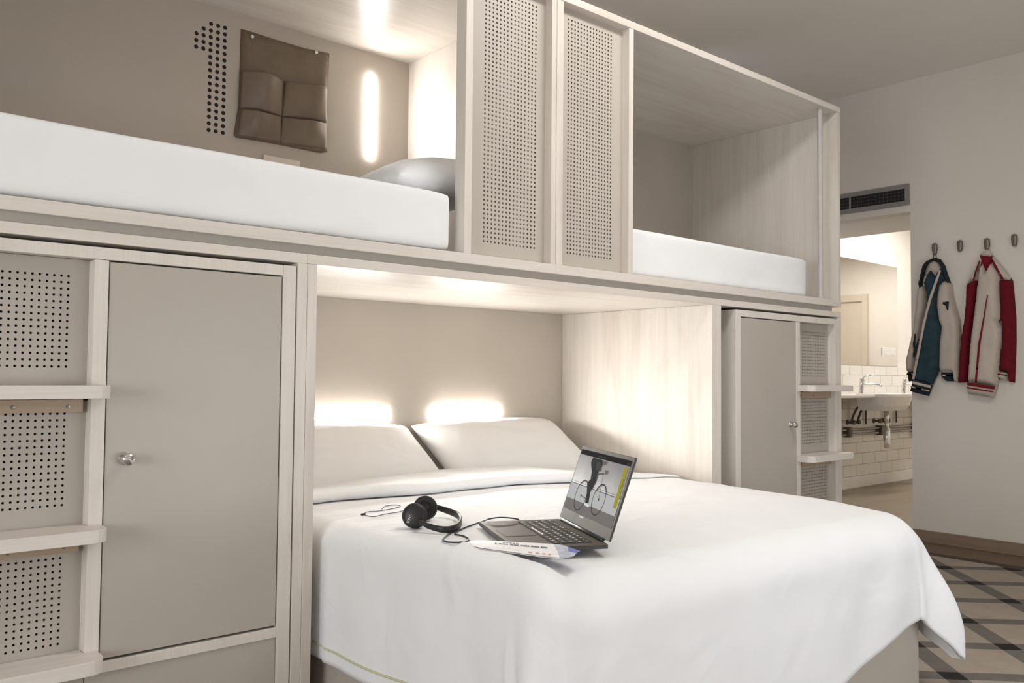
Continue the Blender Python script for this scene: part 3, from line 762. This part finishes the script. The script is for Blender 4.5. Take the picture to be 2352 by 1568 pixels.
for i, p in enumerate(sp):
    f = i/(len(sp)-1); hw = .0055+.0045*math.sin(math.pi*f); tt = (sp[min(i+1, len(sp)-1)]-sp[max(i-1, 0)]).normalized()
    n = Vector((tt.y, -tt.x, 0)).normalized(); th = .0035
    ringv = [bm.verts.new(p+n*a*th+Vector((0, 0, b*hw))) for a, b in ((-1, -.7), (-.5, -1), (.5, -1), (1, -.7), (1, .7), (.5, 1), (-.5, 1), (-1, .7))]
    if prev:
        for k in range(8): bm.faces.new((prev[k], prev[(k+1) % 8], ringv[(k+1) % 8], ringv[k]))
    else: bm.faces.new(ringv)
    prev = ringv
bm.faces.new(prev)
obj('headband', bm, M['blackp'], t, smooth=True)
obj('yoke', tube(bmesh.new(), spline([fc+RT*.020-UP*.014-axo*.003, pb[0], pb[1]], 5), .0058, 8), M['blackp'], t, smooth=True)
obj('yoke', tube(bmesh.new(), spline([bc+Vector((.002, .004, 0)), pb[-1], pb[-2]], 5), .0058, 8), M['blackp'], t, smooth=True)
def text_mesh(s, size):
    cu = bpy.data.curves.new('logo', 'FONT'); cu.body = s; cu.size = size; cu.extrude = .0003; cu.align_x = 'CENTER'; cu.align_y = 'CENTER'
    o = bpy.data.objects.new('logo', cu); C.objects.link(o); bpy.context.view_layer.update()
    me = bpy.data.meshes.new_from_object(o.evaluated_get(bpy.context.evaluated_depsgraph_get())); bpy.data.objects.remove(o); bpy.data.curves.remove(cu)
    bm = bmesh.new(); bm.from_mesh(me); bpy.data.meshes.remove(me); return bm
bm = text_mesh('SONY', .0085); _, fu, fv = frame_of(axo)
upv = (Vector((0, 0, 1))-axo*axo.z).normalized(); side = upv.cross(axo).normalized()
tdir = (upv*.93+side*.36).normalized(); tup = axo.cross(tdir)
mt = Matrix((tdir, tup, axo)).transposed().to_4x4(); lo = -RT*.013-UP*.010; lo = lo-axo*lo.dot(axo); mt.translation = fc+axo*.0184+lo
bmesh.ops.transform(bm, matrix=mt, verts=bm.verts)
obj('logo', bm, M['glyph'], c1, label='small white upright lettering')
cr = .0021
cp = [drop(*q, cr) for q in ((1046, 1219), (1032, 1226), (1018, 1238), (1028, 1244), (1055, 1245), (1078, 1240), (1066, 1231), (1045, 1225), (1062, 1214), (1085, 1205), (1108, 1197))] + [aZ(1125, 1191, .652), aZ(1150, 1188, .655), aZ(1180, 1190, .652), aZ(1192, 1193, .648)]
obj('cord', tube(bmesh.new(), spline(cp, 8), cr, 8), M['cord'], t, smooth=True, label='black cord looping to the laptop')
ep = [drop(*q, .0012) for q in ((836, 1180), (845, 1175), (872, 1173), (905, 1167), (920, 1162), (905, 1159), (885, 1162), (877, 1169))]
ep2 = [drop(*q, .0012) for q in ((836, 1182), (858, 1186), (885, 1180), (912, 1176), (926, 1172))]
t = thing('earphone_cable', 'thin dark earphone cable with a small plug left of the headphones', 'cable', drop(880, 1175, 0))
obj('wire', tube(bmesh.new(), spline(ep, 7), .0011, 6), M['cord'], t, smooth=True)
obj('wire', tube(bmesh.new(), spline(ep2, 7), .0011, 6), M['cord'], t, smooth=True)
obj('plug', tube(bmesh.new(), [drop(830, 1181.5, .003), drop(838, 1179.5, .003)], .003, 8), M['blackp'], t, smooth=True)
# leaflet: thin curved sheets on the near edge of the bed, over the laptop's corner
t = thing('leaflet', 'folded white and blue printed leaflet lying in front of the laptop', 'leaflet', aZ(1200, 1262, .65))
top = [((1068, 1246), .641), ((1100, 1240), .644), ((1180, 1244), .647), ((1240, 1247), .649), ((1290, 1251), .651), ((1333, 1265), .650)]
bot = [((1070, 1249), .640), ((1105, 1257), .645), ((1170, 1266), .644), ((1255, 1277), .646), ((1300, 1280), .646), ((1318, 1277), .647)]
TP = [aZ(*p, z) for p, z in top]; BP = [aZ(*p, z) for p, z in bot]
TS, BS_ = spline(TP, 6), spline(BP, 6)
def sheet_pt(s, q, h=0):
    i = s*(len(TS)-1); k = min(int(i), len(TS)-2); f = i-k
    a = TS[k].lerp(TS[k+1], f); b = BS_[k].lerp(BS_[k+1], f); p = a.lerp(b, q); p.z += .002*math.sin(q*math.pi)+h; return p
def sheet(bm, s0, s1, q0, q1, h, mi, n=24, mq=4, th=0):
    g = {}
    for i in range(n+1):
        for j in range(mq+1): g[i, j] = bm.verts.new(sheet_pt(s0+(s1-s0)*i/n, q0+(q1-q0)*j/mq, h))
    for i in range(n):
        for j in range(mq): bm.faces.new((g[i, j], g[i+1, j], g[i+1, j+1], g[i, j+1])).material_index = mi
bm = bmesh.new(); sheet(bm, 0, .72, 0, 1, 0, 0); sheet(bm, .72, .86, 0, 1, 0, 1, 8); sheet(bm, .86, 1, 0, .6, 0, 2, 8); sheet(bm, .86, 1, .6, 1, 0, 1, 8)
for k in range(16): sheet(bm, .30+.022*k, .317+.022*k+(0.003 if k % 3 else -.006), .36, .46, .0006, 3, 1, 1)
for k in range(5): sheet(bm, .34+.02*k, .353+.02*k, .18, .25, .0006, 3, 1, 1)
for k in range(4): sheet(bm, .50+.04*k, .52+.04*k, .86, .91, .0006, 5, 1, 1)
for k in range(3): sheet(bm, .86+.014*k, .866+.014*k, .45, .8, .0006, 4, 1, 1)
o = obj('sheet', bm, [M['paper'], M['pale'], M['blue'], M['ink'], M['goldp'], M['redp']], t)
sl = o.modifiers.new('thickness', 'SOLIDIFY'); sl.thickness = .0005; sl.offset = -1
bm = bmesh.new(); sheet(bm, .02, .78, .3, 1.02, -.0022, 0); o = obj('sheet', bm, [M['paper']], t)
sl = o.modifiers.new('thickness', 'SOLIDIFY'); sl.thickness = .0005; sl.offset = -1
# ------------------------------------------------------------------ hooks and jackets on the right wall
def hook(px_, py_, label):
    p = aX(px_, py_, XW-.02); t = thing('coat_hook', label, 'hook', (XW, p.y, p.z-.035), 'pewter coat hooks on the right wall')
    bm = bmesh.new(); lathe(bm, (XW, p.y, p.z), (-1, 0, 0), [(.011, 0), (.011, .006), (.007, .010), (.007, .022)], 14)
    obj('stem', bm, M['hook'], t, smooth=True)
    P = [(-.017, .030), (-.010, .037), (0, .039), (.010, .037), (.017, .030), (.0185, .012), (.016, -.012), (.013, -.030), (.006, -.036), (-.006, -.036), (-.013, -.030), (-.016, -.012), (-.0185, .012)]
    bm = puff(bmesh.new(), P, lambda u, v, h: Vector((XW-.022-h, p.y+u, p.z+v)), .009, .012, .006, back=0)
    obj('head', bm, M['hook'], t, smooth=True)
hook(2147, 572, 'pewter hook holding the teal jacket, nearest the washroom opening')
hook(2205, 565, 'empty pewter hook between the two jackets')
hook(2267, 561, 'pewter hook holding the dark red jacket')
hook(2330, 552, 'empty pewter hook right of the dark red jacket')
def zj(pts, X): 
    out = []
    for x, y in pts:
        p = aX(2060+.2614*x, 520+.2614*y, X); out.append((p.y, p.z))
    return out
def jp(t, name, pts, off, dep, mats, r=.035, step=.011, wob=.010, seed=0, label=None):
    X = XW-off-dep*.5
    P = zj(pts, X)
    bm = puff(bmesh.new(), P, lambda u, v, h: Vector((XW-off-h, u, v)), dep, r, step, wob=wob, back=.0, seed=seed)
    return obj(name, bm, mats, t, smooth=True, label=label)
t = thing('jacket', 'teal jacket with cream sleeves hanging nearest the washroom opening', 'jacket', (XW, .22, .93), 'jackets on the wall hooks')
jp(t, 'lining', [(240, 430), (270, 330), (320, 292), (365, 312), (392, 368), (375, 420), (330, 470), (280, 440)], .012, .020, M['cream'], seed=1)
jp(t, 'collar', [(182, 535), (200, 430), (225, 340), (255, 300), (320, 272), (375, 284), (415, 340), (440, 420), (468, 499), (438, 497), (413, 440), (390, 372), (360, 314), (320, 300), (275, 314), (252, 352), (228, 440), (214, 522)], .014, .034, M['navy'], r=.012, step=.008, wob=.002, seed=2)
jp(t, 'sleeve', [(178, 540), (228, 508), (262, 570), (257, 720), (217, 900), (165, 1130), (150, 1275), (80, 1277), (67, 1190), (100, 1050), (140, 880), (160, 700), (166, 600)], .008, .055, M['cream'], seed=3)
h1 = aX(2147, 580, XW-.02); l1 = aX(2147, 598, XW-.03)
obj('hanging_loop', tube(bmesh.new(), spline([l1+Vector((0, .012, -.004)), l1+Vector((0, .010, .02)), h1+Vector((0, 0, .012)), l1+Vector((0, -.010, .02)), l1+Vector((0, -.012, -.004))], 6), .0025, 6), M['navy'], t, smooth=True)
cf = jp(t, 'cuff', [(81, 1277), (150, 1273), (140, 1355), (92, 1362)], .010, .045, M['navy'], wob=.002, seed=4)
jp(t, 'cuff_stripe', [(83, 1292), (146, 1288), (145, 1300), (84, 1305)], .052, .006, M['creamw'], r=.003, step=.008, wob=0)
sl2 = jp(t, 'sleeve', [(362, 518), (412, 470), (470, 500), (487, 620), (545, 830), (554, 960), (548, 1200), (540, 1372), (492, 1366), (485, 1285), (380, 1284), (362, 1240), (369, 1010), (386, 890), (360, 820), (344, 700), (348, 600)], .008, .060, M['cream'], seed=5)
jp(t, 'cuff', [(378, 1282), (488, 1286), (486, 1361), (424, 1359), (386, 1322)], .012, .050, M['navy'], wob=.002, seed=6)
jp(t, 'cuff_stripe', [(388, 1300), (486, 1305), (486, 1318), (392, 1314)], .058, .006, M['creamw'], r=.003, step=.008, wob=0)
jp(t, 'body', [(228, 498), (285, 368), (326, 442), (372, 356), (412, 462), (366, 520), (345, 600), (344, 720), (364, 850), (388, 892), (371, 1010), (366, 1240), (332, 1320), (300, 1392), (134, 1352), (200, 1050), (250, 720), (256, 580)], .030, .060, M['teal'], seed=7, label='teal wool front')
jp(t, 'placket', [(366, 380), (386, 384), (300, 640), (244, 860), (202, 1080), (150, 1345), (128, 1340), (180, 1080), (222, 850), (276, 630)], .088, .012, M['creamw'], r=.005, step=.009, wob=.001)
wb = jp(t, 'waistband', [(132, 1355), (299, 1395), (264, 1491), (107, 1450)], .030, .060, M['navy'], wob=.002, seed=9)
jp(t, 'waistband_stripe', [(134, 1358), (298, 1397), (292, 1420), (128, 1380)], .0945, .006, M['creamw'], r=.003, step=.008, wob=0)
jp(t, 'waistband_stripe', [(122, 1402), (284, 1440), (281, 1450), (119, 1413)], .0945, .006, M['creamw'], r=.003, step=.008, wob=0)
jp(t, 'patch', [(392, 660), (420, 662), (440, 655), (456, 662), (452, 690), (450, 732), (436, 734), (425, 695), (402, 684)], .068, .010, M['navy'], r=.003, step=.007, wob=0, label='dark embroidered emblem')
jp(t, 'patch', [(153, 940), (162, 942), (158, 1060), (185, 985), (192, 990), (165, 1090), (150, 1150), (138, 1140), (145, 1080), (136, 1040)], .062, .010, M['navy'], r=.003, step=.007, wob=0, label='dark embroidered letter')
t = thing('jacket', 'dark red and cream jacket hanging on the third hook', 'jacket', (XW, -.09, .93), 'jackets on the wall hooks')
jp(t, 'lining', [(724, 248), (832, 254), (835, 330), (772, 400), (730, 335)], .010, .022, M['redrib'], seed=21)
jp(t, 'collar', [(728, 240), (760, 226), (778, 198), (812, 204), (834, 246), (818, 262), (745, 256)], .018, .026, M['creamw'], r=.012, step=.008, wob=.002, seed=22)
jp(t, 'shoulder', [(728, 252), (742, 300), (712, 390), (700, 470), (660, 474), (606, 498), (640, 440), (690, 330)], .012, .035, M['creamw'], r=.02, seed=23)
jp(t, 'shoulder_stripe', [(720, 300), (732, 304), (694, 400), (678, 472), (664, 474), (684, 392)], .050, .008, M['redrib'], r=.004, step=.007, wob=0)
jp(t, 'shoulder', [(832, 246), (872, 290), (945, 375), (1004, 467), (930, 467), (900, 450), (850, 345), (826, 300)], .012, .035, M['creamw'], r=.02, seed=24)
jp(t, 'shoulder_stripe', [(832, 285), (848, 300), (900, 390), (940, 466), (920, 466), (884, 400), (836, 320)], .050, .008, M['redrib'], r=.004, step=.007, wob=0)
jp(t, 'sleeve', [(604, 500), (660, 474), (712, 470), (702, 600), (672, 800), (642, 1010), (622, 1300), (612, 1367), (529, 1373), (553, 1000), (588, 800), (600, 620)], .008, .060, M['red'], seed=25)
jp(t, 'sleeve', [(893, 466), (1004, 468), (1020, 620), (1034, 800), (1036, 1000), (1030, 1200), (1022, 1372), (968, 1362), (968, 1285), (888, 1268), (914, 1010), (918, 880), (900, 815), (903, 700)], .008, .060, M['red'], seed=26)
jp(t, 'cuff', [(886, 1268), (966, 1280), (966, 1354), (880, 1340)], .016, .050, M['creamw'], wob=.002, seed=27)
jp(t, 'cuff_stripe', [(884, 1290), (966, 1302), (966, 1312), (883, 1300)], .062, .006, M['redrib'], r=.003, step=.008, wob=0)
jp(t, 'body', [(736, 322), (772, 402), (822, 312), (862, 372), (896, 440), (890, 540), (906, 700), (906, 810), (880, 828), (916, 900), (916, 1010), (890, 1250), (868, 1398), (616, 1362), (640, 1000), (670, 780), (690, 600), (706, 450), (722, 360)], .030, .060, M['creamw'], seed=28, label='cream front')
jp(t, 'zipper', [(790, 600), (799, 602), (768, 800), (730, 1040), (700, 1372), (682, 1370), (710, 1040), (756, 800)], .102, .007, M['redrib'], r=.003, step=.008, wob=0, label='dark red zip line')
jp(t, 'waistband', [(615, 1364), (866, 1400), (832, 1506), (608, 1470)], .030, .060, M['creamw'], wob=.002, seed=29)
jp(t, 'waistband_stripe', [(615, 1368), (864, 1404), (856, 1432), (613, 1392)], .0945, .006, M['redrib'], r=.003, step=.008, wob=0)
jp(t, 'waistband_stripe', [(612, 1408), (846, 1446), (842, 1458), (611, 1420)], .0945, .006, M['redrib'], r=.003, step=.008, wob=0)
# ------------------------------------------------------------------ air grille over the opening
t = thing('air_vent', 'grey air vent with dark louvres above the washroom opening', 'air vent', (XW, .8, 2.19))
V0, V1, Z0, Z1 = .368, 1.30, 2.190, 2.331
bm = boxes((XW-.012, XW, V0, V1, Z0, Z0+.030), (XW-.012, XW, V0, V1, Z1-.030, Z1), (XW-.012, XW, V0, V0+.028, Z0+.030, Z1-.030), (XW-.012, XW, V1-.028, V1, Z0+.030, Z1-.030), (XW-.011, XW, .772, .784, Z0+.030, Z1-.030))
obj('frame', bm, M['vent'], t, bevel=.001)
obj('backing', boxes((XW-.002, XW-.0005, V0+.02, V1-.02, Z0+.02, Z1-.02)), M['black'], t)
for k in range(3):
    z = Z0+.047+k*.0235; obj('louvre', boxes((XW-.006, XW-.004, V0+.028, V1-.028, z-.0015, z+.0015)), M['darkgrey'], t)
bm = bmesh.new(); y = V0+.045
while y < V1-.03: box(bm, XW-.0038, XW-.0025, y-.0015, y+.0015, Z0+.03, Z1-.03); y += .026
obj('fins', bm, M['darkgrey'], t)
# ------------------------------------------------------------------ washbasins, taps, mirror, pipes
def basin(xc, label):
    t = thing('washbasin', label, 'washbasin', (xc, 1.7, .74), 'washbasins in a row')
    def ringp(sx, yf, z, yb=1.74, k=14):
        pts = [(xc-sx, yb)]
        for i in range(k+1):
            a = math.pi*i/k; c, sn_ = math.cos(a), math.sin(a)
            pts.append((xc-sx*math.copysign(abs(c)**.5, c), yb-.02-(yb-.02-yf)*abs(sn_)**.5))
        pts.append((xc+sx, yb)); return [(x, y, z) for x, y in pts]
    rings = [ringp(.245, 1.49, .752), ringp(.275, 1.455, .80), ringp(.30, 1.43, .885), ringp(.30, 1.43, .907), ringp(.275, 1.455, .909), ringp(.25, 1.48, .87, 1.72), ringp(.16, 1.55, .82, 1.70)]
    bm = bmesh.new(); prev = None
    for rg in rings:
        vs = [bm.verts.new(p) for p in rg]
        if prev:
            for i in range(len(vs)): bm.faces.new((prev[i], prev[(i+1) % len(vs)], vs[(i+1) % len(vs)], vs[i]))
        else: bm.faces.new(vs)
        prev = vs
    bm.faces.new(prev)
    obj('bowl', bm, M['ceramic'], t, bevel=.004, smooth=False)
    dr = bmesh.new(); lathe(dr, (xc, 1.60, .753), (0, 0, -1), [(.020, 0), (.020, .10), (.017, .105), (.017, .16), (.030, .165), (.030, .34), (.026, .35)], 18)
    obj('trap', dr, M['chrome'], t, smooth=True, label='chrome bottle trap')
    return t
basin(7.92, 'white semi-recessed washbasin left of the hanging teal jacket')
basin(8.98, 'second white washbasin half hidden behind the teal jacket')
tag(obj('counter', boxes((6.45, 10.4, 1.56, BY-.0125, .872, .900)), M['ceramic'], base=(8, 1.75, .872), bevel=.006), 'white counter running along the tiled washroom wall', 'counter')
def tap(xc, label):
    t = thing('tap', label, 'tap', (xc, 1.80, .90), 'chrome taps on the washbasins')
    bm = bmesh.new(); lathe(bm, (xc, 1.80, .90), (0, -.10, 1), [(.026, 0), (.026, .006), (.021, .01), (.021, .14), (.019, .15), (.001, .155)], 16)
    obj('body', bm, M['chrome'], t, smooth=True)
    obj('spout', tube(bmesh.new(), spline([(xc, 1.79, .985), (xc, 1.70, .992), (xc, 1.62, .985), (xc, 1.605, .968)], 5), .012, 10), M['chrome'], t, smooth=True)
    obj('lever', tube(bmesh.new(), [Vector((xc, 1.785, 1.05)), Vector((xc, 1.76, 1.062)), Vector((xc, 1.67, 1.085))], .007, 8), M['chrome'], t, smooth=True)
tap(7.83, 'chrome tap on the first washbasin, in full view'); tap(8.70, 'chrome tap on the second washbasin beside the jacket cuff')
tag(obj('mirror', boxes((6.9, 8.89, BY-.008, BY-.0005, 1.175, 2.20)), M['mirror'], base=(7.9, BY, 1.175)), 'large frameless mirror above the washbasins', 'mirror')
t = thing('wall_socket', 'white double socket plate low on the mirror', 'socket', (8.68, BY-.008, 1.32))
obj('plate', boxes((8.54, 8.82, BY-.018, BY-.0085, 1.272, 1.362)), M['plate'], t, bevel=.003)
obj('insert', boxes((8.57, 8.665, BY-.021, BY-.018, 1.289, 1.345)), M['plate'], t, bevel=.002); obj('insert', boxes((8.695, 8.79, BY-.021, BY-.018, 1.289, 1.345)), M['plate'], t, bevel=.002)
t = thing('wash_pipes', 'dark grey waste pipe and water hoses under the washbasins', 'pipes', (8.2, BY-.03, .53))
obj('rail', tube(bmesh.new(), [Vector((7.0, 1.90, .560)), Vector((9.6, 1.90, .560))], .011, 10), M['steel'], t)
obj('rail', tube(bmesh.new(), [Vector((7.0, 1.90, .515)), Vector((9.6, 1.90, .515))], .011, 10), M['steel'], t)
for x in (7.78, 8.42, 9.20): obj('clamp', boxes((x-.03, x+.03, 1.875, BY-.0125, .49, .585)), M['hose'], t, bevel=.004)
obj('standpipe', tube(bmesh.new(), [Vector((9.23, 1.91, .42)), Vector((9.23, 1.91, .74)), Vector((9.15, 1.89, .80))], .014, 10), M['hose'], t)
for x, dx in ((7.98, -.14), (8.06, -.10)): obj('hose', tube(bmesh.new(), spline([(x, 1.84, .82), (x+dx*.6, 1.86, .78), (x+dx, 1.88, .70), (x+dx-.01, 1.90, .62)], 6), .011, 8), M['hose'], t, smooth=True)
for x in (7.83, 7.93, 8.35, 8.53): obj('valve', lathe(bmesh.new(), (x, BY-.013, .63), (0, -1, 0), [(.024, 0), (.024, .006), (.012, .01), (.012, .045), (.020, .05), (.020, .075)], 14), M['hose'], t, smooth=True)
for x in (8.16, 8.55, 8.80): obj('stop_cock', tube(bmesh.new(), [Vector((x, 1.92, .74)), Vector((x, 1.92, .60))], .009, 8), M['hose'], t)
# ------------------------------------------------------------------ light
w = bpy.data.worlds.new('sky'); S.world = w; w.use_nodes = True
bg = w.node_tree.nodes['Background']; bg.inputs[0].default_value = (.80, .88, 1, 1); bg.inputs[1].default_value = 1.0
def area(name, loc, size, power, col, direction):
    l = bpy.data.lights.new(name, 'AREA'); l.shape = 'RECTANGLE'; l.size, l.size_y = size; l.energy = power; l.color = col
    o = bpy.data.objects.new(name, l); C.objects.link(o); o.location = loc
    o.rotation_euler = Vector(direction).to_track_quat('-Z', 'Y').to_euler(); return o
area('front_fill_light', ((WX0+WX1)/2, -3.10, .70), (WX1-WX0-.1, WZ1-WZ0-.1), 24, (.96, .98, 1), (-.05, 1, -.02))  # added low fill for the bed front and alcove, no known window here
area('side_window_daylight', (-2.60, -1.6, 1.2), (1.7, 1.1), 60, (.96, .98, 1), (1, .1, -.08))
area('bedside_ceiling_light', (2.5, -.95, 2.97), (1.2, .4), 28, (1, .97, .93), (0, 0, -1))
area('washroom_ceiling_light', (8.1, 1.25, 2.75), (1.6, .3), 33, (1, .965, .92), (0, 0, -1))
area('washroom_far_fill', (10.4, .6, 2.75), (.8, .5), 36, (1, .965, .92), (0, 0, -1))  # added fill, brightens the end wall that the mirror reflects
vs = S.view_settings; vs.view_transform = 'Standard'; vs.look = 'None'; vs.gamma = 1; vs.exposure = .0; vs.use_curve_mapping = False
